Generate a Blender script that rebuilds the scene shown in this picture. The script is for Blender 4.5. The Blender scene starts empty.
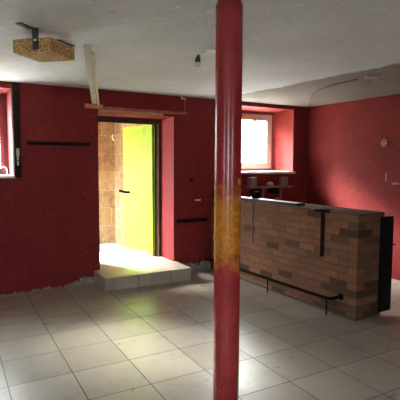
import bpy, bmesh, math, random
from mathutils import Vector, Matrix
random.seed(7)
S = bpy.context.scene
COL = S.collection

# ------------------------------------------------------------------ helpers
class MB:
    """collects shapes into one mesh"""
    def __init__(self): self.bm = bmesh.new()
    def box(self, x0, x1, y0, y1, z0, z1):
        v = [self.bm.verts.new((x, y, z)) for z in (z0, z1) for (x, y) in ((x0, y0), (x1, y0), (x1, y1), (x0, y1))]
        for f in ((3, 2, 1, 0), (4, 5, 6, 7), (0, 1, 5, 4), (1, 2, 6, 5), (2, 3, 7, 6), (3, 0, 4, 7)):
            self.bm.faces.new([v[i] for i in f])
        return self
    def obox(self, o, a, b, c):
        """box from corner o along vectors a, b, c"""
        o, a, b, c = map(Vector, (o, a, b, c))
        v = [self.bm.verts.new(p) for p in (o, o+a, o+a+b, o+b, o+c, o+a+c, o+a+b+c, o+b+c)]
        fs = [(3, 2, 1, 0), (4, 5, 6, 7), (0, 1, 5, 4), (1, 2, 6, 5), (2, 3, 7, 6), (3, 0, 4, 7)]
        if a.cross(b).dot(c) < 0: fs = [f[::-1] for f in fs]
        for f in fs: self.bm.faces.new([v[i] for i in f])
        return self
    def quad(self, *ps):
        self.bm.faces.new([self.bm.verts.new(p) for p in ps]); return self
    def tube(self, pts, r, n=10, cap=True):
        pts = [Vector(p) for p in pts]
        rr = r if isinstance(r, (list, tuple)) else [r]*len(pts)
        up = Vector((0, 0, 1)); rings = []
        prev = None
        for i, p in enumerate(pts):
            if i == 0: t = pts[1]-p
            elif i == len(pts)-1: t = p-pts[i-1]
            else: t = (pts[i+1]-p).normalized()+(p-pts[i-1]).normalized()
            t.normalize()
            if prev is None:
                a = t.cross(up)
                if a.length < 1e-3: a = t.cross(Vector((1, 0, 0)))
            else: a = prev - t*prev.dot(t)
            a.normalize(); prev = a; b = t.cross(a)
            rings.append([self.bm.verts.new(p + (a*math.cos(2*math.pi*k/n)+b*math.sin(2*math.pi*k/n))*rr[i]) for k in range(n)])
        for i in range(len(rings)-1):
            for k in range(n):
                self.bm.faces.new((rings[i][k], rings[i][(k+1) % n], rings[i+1][(k+1) % n], rings[i+1][k]))
        if cap:
            self.bm.faces.new(rings[0][::-1]); self.bm.faces.new(rings[-1])
        return self
    def build(self, name, mat, parent=None, bevel=0, smooth=False, off=None, seg=2):
        bm = self.bm
        bmesh.ops.recalc_face_normals(bm, faces=bm.faces[:]) if smooth else None
        if bevel:
            bmesh.ops.bevel(bm, geom=bm.edges[:], offset=bevel, segments=seg, affect='EDGES', profile=.5, clamp_overlap=True)
        if off is not None: bmesh.ops.translate(bm, verts=bm.verts[:], vec=-Vector(off))
        uv = bm.loops.layers.uv.new('UVMap')
        bm.normal_update()
        for f in bm.faces:
            n = f.normal; ax = max(range(3), key=lambda i: abs(n[i]))
            for l in f.loops:
                c = l.vert.co
                l[uv].uv = (c.y, c.z) if ax == 0 else (c.x, c.z) if ax == 1 else (c.x, c.y)
            f.smooth = smooth
        me = bpy.data.meshes.new(name); bm.to_mesh(me); bm.free()
        o = bpy.data.objects.new(name, me); COL.objects.link(o)
        for m in (mat if isinstance(mat, (list, tuple)) else [mat]): me.materials.append(m)
        if parent is not None: o.parent = parent
        if smooth:
            for e in me.edges: pass
        return o

def tag(o, label, cat, group=None, kind=None):
    o['label'] = label; o['category'] = cat
    if group: o['group'] = group
    if kind: o['kind'] = kind
    return o
def thing(name, label, cat, loc, rz=0, group=None, kind=None):
    o = bpy.data.objects.new(name, None); COL.objects.link(o)
    o.location = loc; o.rotation_euler = (0, 0, rz); o.empty_display_size = .1
    return tag(o, label, cat, group, kind)

class N:
    """small node-tree builder"""
    def __init__(self, name):
        self.m = bpy.data.materials.new(name); self.m.use_nodes = True
        self.t = self.m.node_tree; self.t.nodes.clear()
        self.out = self.t.nodes.new('ShaderNodeOutputMaterial')
        self.tc = self.t.nodes.new('ShaderNodeTexCoord')
        self.P = self.tc.outputs['Object']; self.UV = self.tc.outputs['UV']
    def put(self, sock, v):
        if isinstance(v, bpy.types.NodeSocket): self.t.links.new(v, sock)
        elif v is not None:
            if hasattr(sock.default_value, '__len__') and not hasattr(v, '__len__'): v = [v]*len(sock.default_value)
            if hasattr(v, '__len__') and len(v) == 3 and len(sock.default_value) == 4: v = (*v, 1)
            sock.default_value = v
    def n(self, typ, ins=None, **props):
        nd = self.t.nodes.new('ShaderNode'+typ)
        for k, v in props.items(): setattr(nd, k, v)
        for k, v in (ins or {}).items(): self.put(nd.inputs[k], v)
        return nd
    def math(self, op, a, b=0, c=None, clamp=False):
        nd = self.n('Math', {0: a, 1: b}, operation=op, use_clamp=clamp)
        if c is not None: self.put(nd.inputs[2], c)
        return nd.outputs[0]
    def vmul(self, v, s): return self.n('VectorMath', {0: v, 1: s}, operation='MULTIPLY').outputs[0]
    def xyz(self, v=None):
        return self.n('SeparateXYZ', {0: v if v is not None else self.P}).outputs
    def noise(self, scale, detail=3, rough=.55, vec=None, dist=0):
        return self.n('TexNoise', {'Vector': vec if vec is not None else self.P, 'Scale': scale, 'Detail': detail, 'Roughness': rough, 'Distortion': dist}).outputs[0]
    def ramp(self, fac, *stops, interp='LINEAR'):
        nd = self.n('ValToRGB', {0: fac}); cr = nd.color_ramp; cr.interpolation = interp
        while len(cr.elements) < len(stops): cr.elements.new(.5)
        for e, (p, c) in zip(cr.elements, stops):
            e.position = p; e.color = (*c, 1) if hasattr(c, '__len__') else (c, c, c, 1)
        return nd.outputs[0]
    def mix(self, fac, a, b, blend='MIX'):
        nd = self.n('Mix', data_type='RGBA', blend_type=blend)
        self.put(nd.inputs[0], fac); self.put(nd.inputs[6], a); self.put(nd.inputs[7], b)
        return nd.outputs[2]
    def step(self, v, a, b):
        return self.n('MapRange', {0: v, 1: a, 2: b, 3: 0., 4: 1.}, clamp=True, interpolation_type='SMOOTHSTEP').outputs[0]
    def band(self, v, a, b, w):
        return self.math('MULTIPLY', self.step(v, a-w, a+w), self.math('SUBTRACT', 1., self.step(v, b-w, b+w)))
    def bump(self, h, strength=.3, dist=.01, prev=None):
        nd = self.n('Bump', {'Height': h, 'Strength': strength, 'Distance': dist})
        if prev is not None: self.put(nd.inputs['Normal'], prev)
        return nd.outputs[0]
    def bsdf(self, color, rough=.6, normal=None, metal=0., spec=.5):
        b = self.n('BsdfPrincipled', {'Base Color': color, 'Roughness': rough, 'Metallic': metal, 'Specular IOR Level': spec})
        if normal is not None: self.put(b.inputs['Normal'], normal)
        self.t.links.new(b.outputs[0], self.out.inputs[0])
        return self.m

def simple(name, col, rough=.6, metal=0., var=.25, scale=12, bump=.15, spec=.5):
    k = N(name)
    f = k.noise(scale, 4)
    dark = tuple(c*(1-var) for c in col); lite = tuple(min(1, c*(1+var)) for c in col)
    c = k.ramp(f, (.3, dark), (.7, lite))
    return k.bsdf(c, rough, k.bump(k.noise(scale*6, 3), bump, .004), metal, spec)

# ------------------------------------------------------------------ materials
RED = (.205, .021, .020)
RED2 = (.165, .016, .0155)
def wall_paint(name, plaster=None, extra=None):
    k = N(name); x, y, z = k.xyz()
    big = k.noise(1.3, 4, .6)
    c = k.ramp(big, (.3, RED2), (.7, RED))
    c = k.mix(k.math('MULTIPLY', k.step(k.noise(9, 5, .7), .52, .75), .35), c, (.31, .045, .06))
    c = k.mix(k.math('MULTIPLY', k.step(k.noise(55, 4, .8), .45, .68), .45), c, (.30, .05, .05))
    c = k.mix(k.math('MULTIPLY', k.step(k.noise(33, 5, .8, k.vmul(k.P, (1.3, .9, 1))), .54, .68), .5), c, (.09, .008, .009))
    # small chips showing plaster
    ch = k.step(k.noise(38, 2, .5), .735, .76)
    c = k.mix(k.math('MULTIPLY', ch, .5), c, (.5, .42, .36))
    if plaster: c = plaster(k, c, x, y, z)
    if extra: c = extra(k, c, x, y, z)
    nrm = k.bump(k.noise(7, 5, .6), .25, .03); nrm = k.bump(k.noise(70, 3), .15, .004, nrm)
    return k.bsdf(c, .7, nrm, spec=.15)

def back_plaster(k, c, x, y, z):
    # crumbled paint along the skirting: bare plaster in ragged patches
    n1 = k.noise(11, 5, .65)
    lim = k.math('ADD', k.math('MULTIPLY', k.band(x, 1.05, 1.4,   .16), .085), k.math('MULTIPLY', k.band(x, 2.52, 3.2, .1), .10))
    lim = k.math('ADD', lim, .012)
    h = k.math('SUBTRACT', k.math('ADD', lim, k.math('MULTIPLY', k.math('SUBTRACT', n1, .5), .2)), z)
    msk = k.step(h, -.004, .012)
    pl = k.ramp(k.noise(25, 4, .7), (.35, (.16, .135, .115)), (.66, (.40, .37, .34)))
    return k.mix(msk, c, pl)
def right_marks(k, c, x, y, z):
    # plaster scratches in the paint
    jit = k.math('MULTIPLY', k.math('SUBTRACT', k.noise(30, 3), .5), .03)
    zz = k.math('ADD', z, jit); yy = k.math('ADD', y, jit)
    a = k.math('MULTIPLY', k.band(yy, .18, .29, .02), k.band(zz, 1.302, 1.322, .006))
    b = k.math('MULTIPLY', k.band(yy, .385, .40, .006), k.band(zz, 1.34, 1.46, .02))
    m = k.math('MULTIPLY', k.math('MAXIMUM', a, b), k.step(k.noise(45, 2), .4, .55))
    c = k.mix(k.math('MULTIPLY', m, .7), c, (.62, .45, .42))
    # scuffed horizontal roller streaks, a little duller
    st = k.noise(2.2, 4, .6, k.vmul(k.P, (1, .7, 5)))
    return k.mix(k.math('MULTIPLY', k.step(st, .55, .7), .4), c, (.15, .016, .022))
M = {}
M['wall_back'] = wall_paint('painted_plaster_back', back_plaster)
M['wall_right'] = wall_paint('painted_plaster_right', None, right_marks)
M['wall'] = wall_paint('painted_plaster')
M['reveal'] = wall_paint('painted_plaster_reveal')

k = N('ceiling_plaster'); x, y, z = k.xyz()
st = k.noise(16, 5, .7, k.vmul(k.n('VectorRotate', {'Vector': k.P, 'Angle': .6}, rotation_type='Z_AXIS').outputs[0], (.5, 1.6, 1)), .6)
c = k.ramp(k.noise(1.1, 4), (.3, (.60, .64, .67)), (.7, (.75, .79, .82)))
c = k.mix(k.math('MULTIPLY', k.step(st, .60, .66), .7), c, (.97, .97, .96))
c = k.mix(k.math('MULTIPLY', k.step(k.noise(24, 5, .75), .54, .64), .35), c, (.42, .41, .38))
c = k.mix(k.math('MULTIPLY', k.step(k.noise(60, 2), .70, .74), .35), c, (.3, .28, .25))
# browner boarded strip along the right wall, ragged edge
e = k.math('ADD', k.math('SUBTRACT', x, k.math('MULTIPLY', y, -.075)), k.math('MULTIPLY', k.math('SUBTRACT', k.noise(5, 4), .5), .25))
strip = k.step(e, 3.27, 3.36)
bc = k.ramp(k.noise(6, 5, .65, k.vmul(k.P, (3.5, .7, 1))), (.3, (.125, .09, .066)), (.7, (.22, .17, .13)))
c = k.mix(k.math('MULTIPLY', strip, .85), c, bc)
nb = k.bump(st, .6, .02); nb = k.bump(k.noise(80, 3), .2, .004, nb)
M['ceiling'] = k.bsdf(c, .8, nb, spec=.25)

T = .45
def tile_mat(name, grout_w=.0036, tint=1., plain=False):
    k = N(name)
    br = k.n('TexBrick', {'Vector': k.UV, 'Color1': (0, 0, 0), 'Color2': (1, 1, 1), 'Mortar': (.5, .5, .5), 'Scale': 1.,
                          'Mortar Size': grout_w, 'Mortar Smooth': .15, 'Bias': 0., 'Brick Width': T, 'Row Height': T}, offset=0., squash=1.)
    c = k.ramp(br.outputs[0], (0, (.28*tint, .248*tint, .205*tint)), (1, (.36*tint, .323*tint, .272*tint)))
    cl = k.noise(3.2, 8, .75)
    c = k.mix(k.math('MULTIPLY', k.step(cl, .45, .75), .5), c, (.20*tint, .168*tint, .132*tint))
    c = k.mix(k.math('MULTIPLY', k.step(k.noise(75, 4, .8), .52, .68), .4), c, (.2, .18, .16))
    if not plain: c = k.mix(br.outputs[1], c, (.018, .015, .013))
    rg = k.n('MapRange', {0: k.noise(5, 4), 1: .3, 2: .7, 3: .27, 4: .40}).outputs[0]
    nb = k.bump(k.math('SUBTRACT', 1., br.outputs[1]), .5, .003); nb = k.bump(k.noise(14, 3), .06, .01, nb)
    return k.bsdf(c, rg, nb, spec=.27)
M['floor'] = tile_mat('floor_tiles')
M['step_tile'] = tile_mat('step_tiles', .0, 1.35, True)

k = N('bar_bricks')
br = k.n('TexBrick', {'Vector': k.UV, 'Color1': (0, 0, 0), 'Color2': (1, 1, 1), 'Mortar': (.5, .5, .5), 'Scale': 1., 'Mortar Size': .0045,
                      'Mortar Smooth': .3, 'Bias': 0., 'Brick Width': .228, 'Row Height': .0767}, offset=.5, squash=1.)
c = k.ramp(br.outputs[0], (0, (.062, .035, .024)), (.12, (.08, .044, .030)), (.22, (.165, .082, .048)), (.55, (.20, .098, .054)), (.8, (.24, .115, .06)), (1, (.19, .098, .058)))
c = k.mix(k.math('MULTIPLY', k.step(k.noise(22, 5, .7), .45, .7), .5), c, (.12, .065, .042))
c = k.mix(k.math('MULTIPLY', k.step(k.noise(2.0, 4), .45, .65), .3), c, (.10, .06, .042))
c = k.mix(k.math('MULTIPLY', k.step(k.noise(70, 4, .8), .48, .7), .45), c, (.055, .032, .022))
c = k.mix(k.math('MULTIPLY', k.step(k.noise(48, 4, .8), .56, .7), .4), c, (.30, .17, .11))
c = k.mix(br.outputs[1], c, (.10, .066, .048))
nb = k.bump(k.math('SUBTRACT', 1., br.outputs[1]), .8, .008); nb = k.bump(k.noise(60, 4), .4, .005, nb)
M['brick'] = k.bsdf(c, .9, nb, spec=.08)
M['brick_dust'] = simple('dusty_brick_top', (.12, .075, .052), .95, var=.35, scale=9, spec=.03)

k = N('column_paint'); x, y, z = k.xyz()
c = k.ramp(k.noise(5, 4), (.3, (.27, .021, .025)), (.7, (.37, .030, .036)))
c = k.mix(k.math('MULTIPLY', k.step(k.noise(95, 2), .70, .74), .7), c, (.55, .42, .36))
# worn band: paint rubbed through to old ochre coat
nz = k.math('ADD', z, k.math('MULTIPLY', k.math('SUBTRACT', k.noise(13, 5, .7), .5), .5))
wear = k.band(nz, .99, 1.40, .09)
wear = k.math('MULTIPLY', wear, k.step(k.math('ADD', k.math('MULTIPLY', k.noise(26, 5, .75), 1.), .12), .40, .52))
oc = k.ramp(k.noise(40, 4, .7), (.3, (.38, .12, .018)), (.6, (.62, .26, .03)), (.8, (.60, .36, .12)))
c = k.mix(wear, c, oc)
# a round yellow dab
d = k.n('VectorMath', {0: k.P, 1: (.0385, -.069, 1.475)}, operation='DISTANCE').outputs['Value']
c = k.mix(k.math('SUBTRACT', 1., k.step(d, .016, .022)), c, (.50, .36, .05))
nb = k.bump(k.noise(60, 4, .6), .12, .003)
M['column'] = k.bsdf(c, .25, nb, spec=.6)

k = N('lime_door_paint'); x, y, z = k.xyz()
c = k.ramp(k.noise(6, 4), (.3, (.25, .40, .022)), (.7, (.30, .45, .028)))
wr = k.step(k.math('SUBTRACT', k.math('ADD', .06, k.math('MULTIPLY', k.math('SUBTRACT', k.noise(16, 4, .7), .5), .28)), z), .0, .02)
c = k.mix(wr, c, (.33, .19, .12))
M['door'] = k.bsdf(c, .55, k.bump(k.noise(40, 3), .1, .003), spec=.15)

k = N('rubble_stone')
dv = k.n('VectorMath', {0: k.UV, 1: k.vmul(k.n('TexNoise', {'Vector': k.UV, 'Scale': 2.2, 'Detail': 3.}).outputs[1], .10)}, operation='ADD').outputs[0]
br = k.n('TexBrick', {'Vector': dv, 'Color1': (0, 0, 0), 'Color2': (1, 1, 1), 'Mortar': (.5, .5, .5), 'Scale': 1., 'Mortar Size': .012,
                      'Mortar Smooth': .35, 'Brick Width': .52, 'Row Height': .36}, offset=.37, squash=.7)
br.squash_frequency = 3
c = k.ramp(br.outputs[0], (0, (.20, .14, .065)), (.4, (.30, .22, .10)), (.7, (.26, .18, .10)), (1, (.36, .27, .13)))
c = k.mix(k.math('MULTIPLY', k.step(k.noise(7, 6, .7), .45, .7), .55), c, (.16, .10, .06))
c = k.mix(br.outputs[1], c, (.34, .255, .15))
c = k.mix(k.math('MULTIPLY', k.step(k.noise(3.5, 6, .75, None, 1.5), .5, .62), .6), c, (.15, .095, .055))
c = k.mix(k.math('MULTIPLY', k.step(k.noise(20, 3), .66, .7), .6), c, (.36, .33, .27))
nb = k.bump(k.math('SUBTRACT', 1., br.outputs[1]), .6, .02); nb = k.bump(k.noise(18, 5), .5, .02, nb)
M['stone'] = k.bsdf(c, .9, nb, spec=.2)

k = N('gravel_ground')
vo = k.n('TexVoronoi', {'Vector': k.P, 'Scale': 26.}).outputs
c = k.ramp(k.noise(30, 4), (.3, (.13, .12, .105)), (.7, (.26, .245, .22)))
c = k.mix(k.math('MULTIPLY', k.step(vo[0], .0, .3), .4), (.2, .19, .17), c)
M['ground'] = k.bsdf(c, .9, k.bump(vo[0], .5, .02), spec=.2)

k = N('chipboard')
vo = k.n('TexVoronoi', {'Vector': k.vmul(k.P, (1, 1, 1.6)), 'Scale': 95.}).outputs
c = k.ramp(k.n('SeparateXYZ', {0: vo[1]}).outputs[0], (0, (.24, .125, .045)), (.45, (.55, .32, .13)), (1, (.75, .50, .24)))
c = k.mix(k.math('MULTIPLY', k.step(k.noise(45, 4, .7), .52, .68), .5), c, (.20, .10, .035))
M['chip'] = k.bsdf(c, .85, k.bump(vo[0], .4, .004), spec=.2)

M['dark_board'] = simple('dark_brown_black_board', (.022, .013, .011), .7, var=.4, spec=.1)
M['black'] = simple('black_wood', (.008, .006, .006), .7, var=.3, spec=.15)
M['matt_black'] = simple('matt_black', (.003, .003, .003), .9, var=.2, spec=.02)
M['black_gloss'] = simple('black_lacquer', (.008, .006, .006), .4, var=.2, bump=.03, spec=.2)
M['dark_frame'] = simple('dark_brown_frame', (.045, .022, .017), .5, var=.3)
M['strip_wood'] = simple('pale_frame_strip', (.30, .21, .15), .6)
M['iron'] = simple('rusty_dark_iron', (.008, .005, .004), .8, 0, var=.4, scale=30, spec=.06)
M['steel'] = simple('dull_galvanised_steel', (.10, .105, .11), .42, .7, var=.25, scale=25)
M['bare_wood'] = simple('bare_wood', (.58, .27, .16), .7, var=.3, scale=8)
M['red_wood'] = simple('red_brown_wood', (.34, .10, .06), .6, var=.4, scale=9)
M['lath_grey'] = simple('grey_white_lath', (.56, .53, .49), .7, var=.12)
M['lath_cream'] = simple('cream_lath', (.66, .61, .49), .7, var=.12)
M['white'] = simple('white_plastic', (.72, .70, .66), .45, var=.08)
M['white_board'] = simple('white_painted_board', (.80, .77, .72), .4, var=.06)
M['sash'] = simple('pinkish_white_sash_paint', (.46, .30, .25), .45, var=.1)
M['redframe'] = simple('dark_red_frame_paint', (.17, .02, .03), .45, var=.2)
M['shelf'] = simple('weathered_grey_wood', (.26, .15, .13), .7, var=.3, scale=14)
M['pale_stone'] = simple('pale_scrap', (.50, .40, .33), .8, var=.2)
M['brass'] = simple('tarnished_pale_brass', (.52, .48, .36), .45, .3, var=.3, scale=50)
M['beige'] = simple('beige_ceramic', (.36, .29, .21), .5, var=.15)
M['cable'] = simple('brown_cable', (.10, .065, .05), .6)
M['grey_box'] = simple('grey_junction_box_plastic', (.30, .265, .23), .6)
M['bulbcap'] = simple('dark_bakelite', (.035, .028, .025), .4)
M['rust'] = simple('rust_brown_pipe', (.15, .075, .05), .7, var=.3)
M['concrete'] = simple('pale_concrete', (.50, .47, .42), .85, var=.2)
M['lime_plate'] = simple('lime_painted_plate', (.42, .66, .03), .45, var=.1)
M['scratch'] = simple('scratched_olive', (.26, .36, .05), .7)
M['chalk'] = simple('chalk_white', (.80, .78, .72), .9)
M['yellow'] = simple('yellow_tape', (.55, .38, .04), .6)
M['skirting'] = simple('dusty_dark_plinth', (.05, .038, .032), .8)
M['roof'] = simple('roof_boards', (.25, .2, .16), .8)

k = N('window_glass')
g = k.n('BsdfGlossy', {'Roughness': .02}); tr = k.n('BsdfTransparent', {'Color': (.95, .97, .96, 1)})
mx = k.n('MixShader', {0: .06}); k.t.links.new(tr.outputs[0], mx.inputs[1]); k.t.links.new(g.outputs[0], mx.inputs[2])
k.t.links.new(mx.outputs[0], k.out.inputs[0]); M['glass'] = k.m
k = N('bulb_glass')
g = k.n('BsdfGlossy', {'Roughness': .08}); tr = k.n('BsdfDiffuse', {'Color': (.75, .73, .68, 1)})
mx = k.n('MixShader', {0: .25}); k.t.links.new(tr.outputs[0], mx.inputs[1]); k.t.links.new(g.outputs[0], mx.inputs[2])
k.t.links.new(mx.outputs[0], k.out.inputs[0]); M['bulb'] = k.m

# ------------------------------------------------------------------ room shell
X0, X1, Y0, Y1, H = -3.2, 4.98, -6.4, 1.95, 2.515
WT = .57   # thickness of the old outer wall
def wall_xz(name, ya, yb, xa, xb, z0, z1, holes, mat, label):
    """wall in the XZ plane between y=ya and y=yb with openings (x0,x1,z0,z1)"""
    mb = MB()
    xs = sorted({xa, xb, *[h[0] for h in holes], *[h[1] for h in holes]})
    zs = sorted({z0, z1, *[h[2] for h in holes], *[h[3] for h in holes]})
    ins = lambda a, b: any(h[0] <= a < h[1] and h[2] <= b < h[3] for h in holes)
    nx, nz = len(xs)-1, len(zs)-1
    solid = [[not ins((xs[i]+xs[i+1])/2, (zs[j]+zs[j+1])/2) for j in range(nz)] for i in range(nx)]
    S_ = lambda i, j: 0 <= i < nx and 0 <= j < nz and solid[i][j]
    for i in range(nx):
        for j in range(nz):
            if not S_(i, j): continue
            a, b, c, d = xs[i], xs[i+1], zs[j], zs[j+1]
            mb.quad((a, ya, c), (b, ya, c), (b, ya, d), (a, ya, d)); mb.quad((a, yb, c), (b, yb, c), (b, yb, d), (a, yb, d))
            if not S_(i-1, j): mb.quad((a, ya, c), (a, ya, d), (a, yb, d), (a, yb, c))
            if not S_(i+1, j): mb.quad((b, ya, c), (b, ya, d), (b, yb, d), (b, yb, c))
            if not S_(i, j-1): mb.quad((a, ya, c), (b, ya, c), (b, yb, c), (a, yb, c))
            if not S_(i, j+1): mb.quad((a, ya, d), (b, ya, d), (b, yb, d), (a, yb, d))
    bmesh.ops.remove_doubles(mb.bm, verts=mb.bm.verts[:], dist=1e-5)
    bmesh.ops.recalc_face_normals(mb.bm, faces=mb.bm.faces[:])
    o = mb.build(name, mat)
    return tag(o, label, 'wall', kind='structure')

DOOR = (1.387, 2.47, -.1, 2.225)
WR = (3.28, 4.65, 1.44, 2.455)  # left side widened behind the column to admit more light
WL = (-.75, .36, 1.415, 2.44)
wall_xz('wall_back', Y1, Y1+WT, X0-.4, X1+.4, -.2, H+.1, [DOOR, WR, WL], M['wall_back'],
        'dark red painted back wall with the open doorway and two deep window recesses')
FW1, FW2 = (-2.3, -1.4, 1.1, 2.15), (1.2, 1.7, 1.3, 2.1)
wall_xz('wall_front', Y0-.4, Y0, X0-.4, X1+.4, -.2, H+.1, [FW1, FW2], M['wall'], 'dark red painted front wall behind the viewer')
def wall_yz(name, xa, xb, y0, y1, mat, label, hole=None):
    mb = MB()
    if hole is None: mb.box(xa, xb, y0, y1, -.2, H+.1)
    else:
        a, b, c, d = hole
        mb.box(xa, xb, y0, a, -.2, H+.1).box(xa, xb, b, y1, -.2, H+.1).box(xa, xb, a, b, -.2, c).box(xa, xb, a, b, d, H+.1)
    return tag(mb.build(name, mat), label, 'wall', kind='structure')
wall_yz('wall_right', X1, X1+.4, Y0, Y1, M['wall_right'], 'red painted right wall behind the brick bar')
LW = (-4.0, -3.4, 1.3, 2.1)
wall_yz('wall_left', X0-.4, X0, Y0, Y1, M['wall'], 'dark red painted left wall outside the view', LW)
tag(MB().box(X0, X1, Y0, Y1, -.12, 0).build('floor', M['floor']), 'pale beige square ceramic floor tiles with dark grout', 'floor', kind='structure')
tag(MB().box(X0, X1, Y0, Y1, H, H+.12).build('ceiling', M['ceiling']), 'grey white flaking plaster ceiling with a browner strip at right', 'ceiling', kind='structure')
# outside
tag(MB().box(-9, 13, Y1+WT, 16, -.30, -.05).build('ground', M['ground']), 'grey gravel yard outside the door', 'ground', kind='structure')
tag(MB().box(.95, 2.72, 5.0, 5.35, -.1, 2.66).build('wall_outside', M['stone']), 'tan rubble stone wall across the yard seen through the doorway', 'wall', kind='structure')
wo = bpy.data.objects['wall_outside']
tag(MB().box(2.62, 2.72, 3.3, 5.0, -.1, 2.66).build('wall_shade_end', M['stone']), 'added stone end wall keeping side light off the area outside the door', 'wall', kind='structure')  # added to block skylight from the right of the doorway
tag(MB().box(.55, .75, Y1+WT, 5.35, -.1, .9).build('wall_shade_low', M['stone']), 'added unseen low stone wall limiting the light outside the door', 'wall', kind='structure')  # added out of view; its top edge cuts low light reaching the door
tag(MB().box(.75, 2.72, Y1+WT, 5.35, 2.66, 2.72).box(.75, .83, Y1+WT, 5.35, 2.0, 2.66).build('shade_roof', M['roof']), 'added unseen boarded roof shading the area outside the door', 'roof', kind='structure')  # added out of view; roof and drop edge gate sky and sun at the door
pts = []
for t in range(15):
    a = 2.2+t/14*4.2
    pts.append((2.62+.045*math.cos(a)*(1-.03*t), 4.99, 2.085+.07*math.sin(a)*(1-.02*t)))
MB().tube(pts, .012, 6).build('chalk_mark', M['chalk'], wo)
tag(MB().box(X0-.6, X1+.6, Y0-.6, Y1+WT, 2.64, 2.72).build('roof', M['roof']), 'flat roof over the room', 'roof', kind='structure')

# ------------------------------------------------------------------ windows
def window(name, hole, yf, label, fm, sm, depth=.06, fw=.05, sw=.055, sill=True, mull=None):
    x0, x1, z0, z1 = hole
    r = thing(name, label, 'window', (0, 0, 0), kind='structure')
    r.location = ((x0+x1)/2, yf, z0); L = tuple(r.location)
    mb = MB()
    mb.box(x0, x0+fw, yf, yf+depth, z0, z1).box(x1-fw, x1, yf, yf+depth, z0, z1)
    mb.box(x0+fw, x1-fw, yf, yf+depth, z0, z0+fw).box(x0+fw, x1-fw, yf, yf+depth, z1-fw, z1)
    mb.build('window_frame', fm, r, off=L)
    a, b, c, d = x0+fw, x1-fw, z0+fw, z1-fw
    mb = MB(); y0, y1 = yf-.015, yf+.04
    mb.box(a, a+sw, y0, y1, c, d).box(b-sw, b, y0, y1, c, d).box(a+sw, b-sw, y0, y1, c, c+sw).box(a+sw, b-sw, y0, y1, d-sw, d)
    s = mb.build('window_sash', sm, r, off=L)
    MB().box(a+sw, b-sw, yf+.01, yf+.016, c+sw, d-sw).build('window_pane', M['glass'], s, off=L)
    return r, L
wr, Lr = window('window_1', WR, 2.47, 'bright white window at right in a deep red recess above the bar', M['redframe'], M['sash'], fw=.05, sw=.10)
MB().box(WR[0]-.02, WR[1]+.03, Y1-.03, 2.47, WR[2]-.025, WR[2]+.008).build('window_sill', M['white_board'], wr, off=Lr)
mb = MB()
for i, (px, pz, s) in enumerate(((4.235, 2.275, .03), (4.235, 2.225, .014))):
    mb.tube([(px+s*.9*math.cos(t), 2.452, pz+s*math.sin(t)*.8) for t in (0, 1.2, 2.4, 3.4, 4.6)], .013, 6)
mb.build('yellow_tape', M['yellow'], wr, off=Lr)
MB().box(4.04, 4.14, 2.44, 2.455, 2.33, 2.385).build('yellow_tape', M['yellow'], wr, off=Lr)
wl, Ll = window('window_2', WL, 2.45, 'window at the far left edge in a red recess', M['redframe'], M['redframe'], fw=.04, sw=.05)
MB().box(WL[0]-.02, WL[1]+.02, Y1-.02, 2.45, WL[2]-.02, WL[2]+.008).build('window_sill', M['white_board'], wl, off=Ll)
MB().tube([(.245, 2.2, 1.515), (.285, 2.2, 1.527), (.312, 2.2, 1.505), (.318, 2.2, 1.46), (.316, 2.2, 1.423)], .007, 8).build('window_stay', M['white'], wl, off=Ll, smooth=True)
window('window_3', FW1, Y0-.2, 'front window behind the viewer', M['redframe'], M['sash'])
window('window_4', FW2, Y0-.2, 'second front window behind the viewer', M['redframe'], M['sash'])
w5 = thing('window_5', 'window in the left wall outside the view', 'window', (X0-.2, -3.7, 1.3), kind='structure')
mb = MB(); xa, xb = X0-.23, X0-.17
mb.box(xa, xb, -4.0, -3.94, 1.3, 2.1).box(xa, xb, -3.46, -3.4, 1.3, 2.1).box(xa, xb, -3.94, -3.46, 1.3, 1.36).box(xa, xb, -3.94, -3.46, 2.04, 2.1)
mb.build('window_frame', M['sash'], w5, off=w5.location)
MB().box(X0-.203, X0-.197, -3.94, -3.46, 1.36, 2.04).build('window_pane', M['glass'], w5, off=w5.location)

# ------------------------------------------------------------------ doorway
d1 = thing('door_1', 'open lime green door swung outwards in the dark brown frame', 'door', (2.385, 2.43, .165), kind='structure')
Ld = tuple(d1.location)
mb = MB()
mb.box(2.395, 2.47, 2.39, 2.47, .165, 2.225).box(1.387, 1.46, 2.39, 2.47, .165, 2.225).box(1.46, 2.395, 2.39, 2.47, 2.145, 2.225)
fr = mb.build('door_frame', M['dark_frame'], d1, off=Ld)
MB().box(2.412, 2.430, 2.378, 2.39, .165, 2.15).build('frame_strip', M['strip_wood'], fr, off=Ld)
MB().box(2.383, 2.395, 2.40, 2.425, .165, 2.145).build('frame_strip', M['black'], fr, off=Ld)
# leaf: authored along +X from the hinge, then turned
LEAF, ang = .81, math.radians(180-77.5)
leaf = MB().box(0.004, LEAF, -.0, .042, 0, 1.995).build('door_leaf', M['door'], d1, bevel=.004)
leaf.location = (0, 0, -.012); leaf.rotation_euler = (0, 0, ang)
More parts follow.
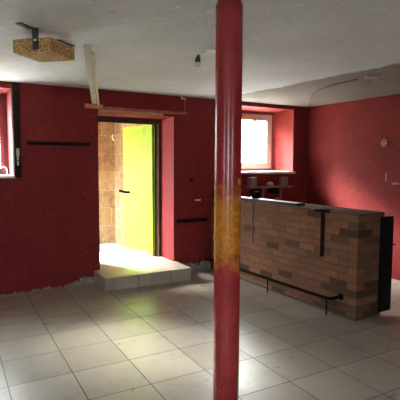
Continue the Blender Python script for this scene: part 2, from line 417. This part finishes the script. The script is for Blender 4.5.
# the visible face is the +Y local side (turned to the left)
hz = .96
pl = MB().box(LEAF-.26, LEAF-.10, .042, .056, hz-.06, hz+.035).build('handle_plate', M['lime_plate'], leaf, bevel=.004)
hd = MB().tube([(LEAF-.20, .05, hz), (LEAF-.20, .10, hz), (LEAF-.185, .107, hz), (LEAF+.005, .107, hz+.012)], [.018, .018, .021, .02], 10).build('door_handle', M['matt_black'], leaf, smooth=True)
mb = MB()
strokes = [[(.70, 1.86), (.74, 1.94), (.66, 1.95)], [(.60, 1.85), (.62, 1.93)], [(.55, 1.84), (.50, 1.96), (.44, 1.85), (.53, 1.88)], [(.40, 1.95), (.38, 1.84), (.30, 1.85)],
           [(.26, 1.86), (.21, 1.97), (.16, 1.85)], [(.8, 1.82), (.36, 1.815)]]
for s in strokes: mb.tube([(a, .042, b) for a, b in s], .0035, 5)
mb.build('scratch_marks', M['scratch'], leaf)

# tiled landing step
XS0, XS1, YF, ZT = 1.305, 2.505, 1.485, .168
st = thing('door_step', 'raised pale tiled step in front of the open doorway', 'step', (1.905, 1.72, 0)); Lo = tuple(st.location)
g = .010
mb = MB()
mb.box(XS0+.008, XS1-.008, YF+.008, Y1-.002, 0.001, ZT-.012)
mb.build('step_core', M['skirting'], st, off=Lo)
xcut = [XS0, 1.75, 2.20, XS1]
for i in range(3):
    a, b = xcut[i]+g/2, xcut[i+1]-g/2
    MB().box(a, b, YF, YF+.0078, .002, ZT-.012).build('riser_tile', M['step_tile'], st, bevel=.0015, off=Lo)
    MB().box(a, b, YF, Y1-.002, ZT-.0118, ZT).build('tread_tile', M['step_tile'], st, bevel=.0015, off=Lo)
for s in (XS0, XS1-.0078):
    MB().box(s, s+.0078, YF+.0078, Y1-.002, .002, ZT-.012).build('side_tile', M['step_tile'], st, off=Lo)
# threshold slab through the wall, part of the building
tag(MB().box(DOOR[0]+.002, DOOR[1]-.002, Y1+.002, Y1+WT, -.09, .165).build('threshold', M['step_tile']), 'tiled threshold slab inside the doorway', 'threshold', kind='structure')
tag(MB().box(1.0, 2.61, Y1+WT+.002, 3.15, -.04, .15).build('landing', M['concrete']), 'sunlit pale slab just outside the doorway', 'landing', kind='structure')

# ------------------------------------------------------------------ things fixed to the back wall
b = thing('lintel_board', 'narrow reddish wooden board fixed across the wall above the doorway', 'board', (1.95, 1.93, 2.26)); Lb = tuple(b.location)
MB().box(1.44, 2.665, 1.905, 1.949, 2.262, 2.296).build('board', M['red_wood'], b, bevel=.003, off=Lb)
o = MB().box(1.215, 1.438, 1.895, 1.949, 2.268, 2.318).build('board_end', M['bare_wood'], b, bevel=.003, off=Lb); o['label'] = 'paler bare wooden end of the board'
MB().box(1.395, 2.30, 1.93, 1.949, 2.228, 2.261).build('batten', M['bare_wood'], b, bevel=.002, off=Lb)

nl = thing('wall_hook', 'small whitish hook under the ceiling with a wire down to the board', 'hook', (2.61, 1.94, 2.48)); Lh = tuple(nl.location)
MB().box(2.575, 2.655, 1.925, 1.949, 2.475, 2.492).box(2.58, 2.597, 1.92, 1.949, 2.492, 2.512).build('hook_plate', M['white'], nl, bevel=.002, off=Lh)
MB().tube([(2.632, 1.928, 2.48), (2.635, 1.928, 2.40), (2.63, 1.928, 2.297)], .003, 6).build('wire', M['bare_wood'], nl, off=Lh)

mb = MB().box(.515, 1.275, 1.922, 1.949, 1.79, 1.832)
tag(mb.build('wall_batten', M['black'], bevel=.003), 'long thin black batten on the red wall left of the doorway', 'batten')
mb = MB().box(2.512, 3.01, 1.922, 1.949, .722, .775)
tag(mb.build('wall_batten', M['black'], bevel=.003), 'short black batten low on the red wall between doorway and column', 'batten')
tag(MB().box(2.815, 2.905, 1.938, 1.949, 1.028, 1.052).build('wall_sticker', M['white'], bevel=.004), 'small white strip stuck on the wall between doorway and column', 'sticker')
tag(MB().tube([(2.742, 1.949, 1.335), (2.742, 1.925, 1.335)], .024, 14).build('wall_plug', M['black']), 'small black round plug on the wall right of the doorway', 'plug')

# black strip with pale hasp beside the left window
sp = thing('shutter_board', 'black vertical board beside the left window with a pale latch', 'board', (.405, 1.94, 1.42)); Ls = tuple(sp.location)
MB().box(.368, .445, 1.918, 1.949, 1.40, 2.508).build('board', M['dark_board'], sp, bevel=.003, off=Ls)
la = MB().box(.392, .428, 1.906, 1.918, 1.655, 1.745).box(.397, .418, 1.906, 1.918, 1.545, 1.655).build('latch', M['brass'], sp, bevel=.002, off=Ls)
MB().tube([(.410, 1.906, 1.70), (.410, 1.888, 1.70)], .011, 8).build('latch_knob', M['brass'], la, off=Ls)
MB().tube([(.408, 1.906, 1.60), (.408, 1.90, 1.60)], .008, 8).build('latch_hole', M['black'], la, off=Ls)

# shelf under the right window
sh = thing('wall_shelf', 'small weathered wooden shelf with end blocks under the right window', 'shelf', (4.08, 1.95, 1.2)); Lw = tuple(sh.location)
MB().box(3.70, 4.53, 1.80, 1.945, 1.195, 1.222).build('shelf_board', M['shelf'], sh, bevel=.003, off=Lw)
MB().box(3.735, 3.83, 1.82, 1.945, 1.222, 1.365).build('end_block', M['shelf'], sh, bevel=.004, off=Lw)
MB().box(4.355, 4.45, 1.82, 1.945, 1.222, 1.365).build('end_block', M['shelf'], sh, bevel=.004, off=Lw)
for xx in (3.97, 4.32): MB().box(xx-.012, xx+.012, 1.83, 1.86, 1.0, 1.195).box(xx-.012, xx+.012, 1.86, 1.948, 1.0, 1.03).build('bracket', M['shelf'], sh, off=Lw)
for xa_, xb_ in ((3.80, 3.95), (4.14, 4.305)): MB().box(xa_, xb_, 1.88, 1.947, 1.10, 1.194).build('drawer_box', M['black'], sh, off=Lw)
mb = MB(); bmesh.ops.create_icosphere(mb.bm, subdivisions=3, radius=1)
for v in mb.bm.verts:
    w = 1+.18*math.sin(5*v.co.x+1)*math.cos(4*v.co.y)
    v.co = Vector((v.co.x*.065*w, v.co.y*.045*w, v.co.z*(.034+.014*v.co.x)*w))
    v.co += Vector((4.10, 1.86, 1.252))
tag(mb.build('stone_lump', M['pale_stone'], smooth=True), 'pale rounded lump lying on the small wall shelf', 'stone')

# round ceramic ring on right wall
rr = thing('wall_rose', 'round beige fitting with a dark centre on the right wall', 'wall fitting', (X1-.01, .43, 1.868)); Lq = tuple(rr.location)
ring = [(X1-.016, .43+.036*math.cos(t*math.pi/10), 1.868+.042*math.sin(t*math.pi/10)) for t in range(21)]
MB().tube(ring, .0135, 8, cap=False).build('rim', M['beige'], rr, off=Lq, smooth=True)
MB().tube([(X1-.001, .43, 1.868), (X1-.008, .43, 1.868)], .032, 16).build('backing', M['dark_frame'], rr, off=Lq)
MB().tube([(X1-.008, .43, 1.868), (X1-.024, .43, 1.868)], .012, 12).build('knob', M['beige'], rr, off=Lq)

# ------------------------------------------------------------------ column
cl = thing('support_column', 'round dark red steel column with a worn ochre patch in mid room', 'column', (1.147, -1.508, 0))
mb = MB()
R_ = .0795; n = 64
zs = [.02, .3, .7, 1.1, 1.5, 1.9, 2.3, 2.495]
mb.tube([(0, 0, z) for z in zs], R_, n)
sh_ = mb.build('shaft', M['column'], cl, smooth=True)
for f in sh_.data.polygons:
    if abs(f.normal.z) > .5: f.use_smooth = False
MB().tube([(0, 0, 2.495), (0, 0, 2.514)], .07, 40).build('top_plate', M['redframe'], cl)
MB().box(-.13, .13, -.13, .13, 0.001, .02).build('base_plate', M['redframe'], cl, bevel=.003)

# ------------------------------------------------------------------ brick bar
BL, BD, BH = 2.63, .41, 1.075
bar = thing('brick_bar', 'long brown brick bar counter running to the back wall', 'bar counter', (3.19, -.715, 0), math.radians(2.7))
MB().box(0, BD, 0, BL, .03, BH).build('brickwork', M['brick'], bar)
MB().box(-.004, BD-.004, -.003, BL-.01, BH, BH+.012).build('brick_top', M['brick_dust'], bar, bevel=.003)
MB().box(.006, BD-.006, .006, BL-.01, 0.001, .03).build('plinth', M['skirting'], bar)
ct = MB().box(.045, .18, .90, BL-.02, BH+.012, BH+.042).build('countertop', M['black_gloss'], bar, bevel=.002)
lt = MB().box(.07, .15, .93, BL-.022, BH+.042, BH+.046).build('laminate_top', M['white_board'], ct)
lt['label'] = 'pale worktop surface catching the window light'
ep = MB().box(.345, .52, -.035, .005, .045, 1.04).build('end_panel', M['black'], bar, bevel=.004)
ep['label'] = 'tall black panel on the end of the bar'
MB().box(.505, .535, -.05, -.035, .735, .75).build('panel_catch', M['iron'], ep)
sb = MB().box(-.014, -.001, .43, .475, .585, BH).box(-.014, -.001, .36, .56, BH-.012, BH+.014).box(-.014, .12, .42, .49, BH+.0122, BH+.02).build('iron_strap', M['iron'], bar, bevel=.002)
sb['label'] = 'dark iron T-shaped strap on the bar front'
MB().tube([(-.006, 1.645, .55), (-.006, 1.645, 1.06)], .008, 8).build('thin_pipe', M['rust'], bar)

tag(MB().box(3.165, 3.23, .95, 1.04, BH+.0465, BH+.135).build('small_box', M['matt_black'], bevel=.004), 'small dark box standing on the bar top beside the column', 'box')

fr_ = thing('foot_rail', 'dark iron foot rail low along the front of the brick bar', 'rail', (3.05, .5, 0), math.radians(2.7))
# local: x back towards the bar (front face about +.10), y along
zr = .175
pts = [(0, 1.35, zr), (0, .2, zr), (0, -.75, zr), (0, -.92, zr+.002), (.015, -.98, zr+.012), (.045, -1.02, zr+.03), (.08, -1.035, zr+.035)]
MB().tube(pts, .0165, 12).build('rail', M['iron'], fr_, smooth=True)
MB().tube([(.078, -1.035, zr+.035), (.0925, -1.035, zr+.035)], .036, 16).build('flange', M['iron'], fr_)
for yy in (.02, -.92): MB().tube([(0, yy, .001), (0, yy, zr-.01)], .0085, 8).build('post', M['iron'], fr_)

# ------------------------------------------------------------------ ceiling things
Nn = Vector((.336, -.488, 0)); Lc = Vector((.12, -.278, 0)); Rc = Vector((.557, -.264, 0))
blk = thing('chipboard_block', 'square chipboard block hung under the ceiling at left by a steel bracket', 'chipboard block', (.34, -.27, 2.356)); Lk = tuple(blk.location)
a = Lc-Nn; c_ = Rc-Nn
MB().obox(Nn+Vector((0, 0, 2.356)), c_, a, (0, 0, .09)).build('board', M['chip'], blk, bevel=.003, off=Lk)
# bracket: foot on the ceiling, strap down the near-left face
ua = a.normalized(); un = Vector((ua.y, -ua.x, 0))
if un.dot(c_) > 0: un = -un
p = Nn+a*.38
br_ = MB().obox(p-ua*.023+un*.001+Vector((0, 0, 2.368)), ua*.046, un*.006, (0, 0, H-2.369)).obox((.218, -.375, H-.009), (-.10, -.085, 0), (.03, -.035, 0), (0, 0, .008)).build('steel_strap_plate', M['steel'], blk, off=Lk)
MB().obox(p-ua*.010+un*.007+Vector((0, 0, 2.425)), ua*.02, un*.003, (0, 0, .012)).build('bolt', M['white'], br_, off=Lk)
q = Vector((.440, -.168, 0))
MB().obox(q+Vector((-.02, .001, 2.368)), (.04, 0, 0), (0, .006, 0), (0, 0, H-2.369)).obox((.46, -.195, H-.009), (.15, .125, 0), (-.02, .03, 0), (0, 0, .008)).build('steel_strap_plate', M['steel'], blk, off=Lk)  # flat dark plate on the ceiling and a strap behind the block

for i, (p0, p1, w, h, mt, lab) in enumerate((
        ((1.325, 1.885, 2.32), (.672, -.20, 2.478), .06, .022, 'lath_grey', 'wider grey white lath propped from the door board to the ceiling'),
        ((1.385, 1.90, 2.298), (.775, -.005, 2.483), .024, .016, 'lath_cream', 'thin cream lath beside the wider grey one above the doorway'))):
    p0, p1 = Vector(p0), Vector(p1); dd = p1-p0; sd = dd.cross(Vector((0, 0, 1))).normalized(); up = sd.cross(dd).normalized()
    tag(MB().obox(p0-sd*w/2, dd, sd*w, -up*h if up.z < 0 else up*h).build('wooden_lath', M[mt], bevel=.002), lab, 'lath')

lm = thing('ceiling_lamp_holder', 'bare bulb holder hanging from a white ceiling plate near the column', 'lamp', (1.55, -.53, H)); Lm = tuple(lm.location)
MB().obox((1.515, -.60, H-.03), (.095, -.045, 0), (.05, .10, 0), (0, 0, .029)).build('ceiling_plate', M['white'], lm, bevel=.004, off=Lm)
MB().tube([(1.56, -.54, H-.028), (1.535, -.52, 2.478), (1.51, -.50, 2.476), (1.503, -.5, 2.45)], .005, 8).build('cord', M['white'], lm, off=Lm)
MB().tube([(1.503, -.5, 2.462), (1.502, -.5, 2.45), (1.498, -.5, 2.435), (1.496, -.5, 2.415), (1.495, -.5, 2.40)], [.008, .015, .019, .024, .022], 14).build('bulb_socket', M['bulbcap'], lm, off=Lm, smooth=True)
MB().tube([(1.495, -.5, 2.402), (1.493, -.5, 2.385), (1.492, -.5, 2.368), (1.492, -.5, 2.362)], [.019, .022, .020, .008], 14).build('bulb', M['bulb'], lm, off=Lm, smooth=True)

cb = [(4.97, 1.935, 1.25), (4.968, 1.93, 2.3), (4.95, 1.9, H-.01), (4.72, 1.68, H-.008), (4.287, 1.189, H-.008), (3.96, .79, H-.008), (3.80, .52, H-.008), (3.71, .25, H-.008), (3.67, -.036, H-.008), (3.645, -.25, H-.008)]
tag(MB().tube(cb, .0075, 8).build('electrical_cable', M['cable'], smooth=True), 'thin brown cable across the ceiling down the dark corner', 'cable')
jb = thing('junction_box', 'small grey box with a loose wire on the ceiling at right', 'junction box', (3.66, -.47, H)); Lj = tuple(jb.location)
MB().obox((3.545, -.455, H-.03), (.125, -.07, 0), (.075, .10, 0), (0, 0, .029)).build('box', M['grey_box'], jb, bevel=.004, off=Lj)
MB().tube([(3.63, -.41, H-.028), (3.635, -.41, H-.06), (3.64, -.41, H-.095)], .003, 6).build('loose_wire', M['cable'], jb, off=Lj)

# ------------------------------------------------------------------ light
W = bpy.data.worlds.new('overcast_sky'); S.world = W; W.use_nodes = True
t = W.node_tree; t.nodes.clear()
wo_ = t.nodes.new('ShaderNodeOutputWorld'); bg = t.nodes.new('ShaderNodeBackground')
bg.inputs[0].default_value = (.94, .97, 1, 1); 
tcw = t.nodes.new('ShaderNodeTexCoord'); sx = t.nodes.new('ShaderNodeSeparateXYZ'); mr = t.nodes.new('ShaderNodeMapRange')
t.links.new(tcw.outputs['Generated'], sx.inputs[0]); t.links.new(sx.outputs[2], mr.inputs[0])
mr.inputs[1].default_value = 0; mr.inputs[2].default_value = .9; mr.inputs[3].default_value = 4; mr.inputs[4].default_value = 50
ng = t.nodes.new('ShaderNodeMath'); ng.operation = 'MULTIPLY'; ng.use_clamp = False; ng.inputs[1].default_value = -14
mxn = t.nodes.new('ShaderNodeMath'); mxn.operation = 'MAXIMUM'; mxn.inputs[1].default_value = 0
ad = t.nodes.new('ShaderNodeMath'); ad.operation = 'ADD'
t.links.new(sx.outputs[1], ng.inputs[0]); t.links.new(ng.outputs[0], mxn.inputs[0]); t.links.new(mxn.outputs[0], ad.inputs[0]); t.links.new(mr.outputs[0], ad.inputs[1])
t.links.new(ad.outputs[0], bg.inputs[1])   # overcast sky: brighter towards the zenith, with extra fill added behind the camera
t.links.new(bg.outputs[0], wo_.inputs[0])
sun = bpy.data.lights.new('sun', 'SUN'); sun.energy = 15; sun.angle = math.radians(18); sun.color = (1, .95, .86)
so = bpy.data.objects.new('sun', sun); COL.objects.link(so)
so.rotation_euler = Vector((.52, -1, -.78)).to_track_quat('-Z', 'Y').to_euler()
def portal(loc, rot, sx, sy):
    l = bpy.data.lights.new('portal', 'AREA'); l.shape = 'RECTANGLE'; l.size = sx; l.size_y = sy; l.cycles.is_portal = True
    o = bpy.data.objects.new('portal', l); COL.objects.link(o); o.location = loc; o.rotation_euler = rot
R90 = math.pi/2
def pz(h, y, back=True): portal(((h[0]+h[1])/2, y, (h[2]+h[3])/2), (-R90 if back else R90, 0, 0), h[1]-h[0], h[3]-h[2])
pz(WR, 2.60); pz(WL, 2.60); pz((1.46, 2.395, .165, 2.145), 2.60)
pz(FW1, Y0-.45, False); pz(FW2, Y0-.45, False)
portal((X0-.45, -3.7, 1.7), (0, -R90, 0), .8, .6)

# ------------------------------------------------------------------ camera
yaw, pitch, roll = 0.511360307, 0.0829934465, 0.00410825312
f = Vector((math.sin(yaw)*math.cos(pitch), math.cos(yaw)*math.cos(pitch), -math.sin(pitch)))
r = Vector((math.cos(yaw), -math.sin(yaw), 0)); u = r.cross(f)
r2 = r*math.cos(roll)+u*math.sin(roll); u2 = -r*math.sin(roll)+u*math.cos(roll)
cam = bpy.data.cameras.new('camera'); co = bpy.data.objects.new('camera', cam); COL.objects.link(co)
cam.sensor_width = 36; cam.lens = 447.37/400*36; cam.clip_start = .05
m = Matrix((r2, u2, -f)).transposed().to_4x4(); m.translation = Vector((-.3102, -3.7652, 1.5841))
co.matrix_world = m
S.camera = co
S.view_settings.view_transform = 'Standard'; S.view_settings.look = 'None'; S.view_settings.gamma = 1
S.view_settings.use_curve_mapping = False
S.view_settings.exposure = 1.4
S.cycles.max_bounces = 10; S.cycles.diffuse_bounces = 6; S.cycles.use_denoising = True
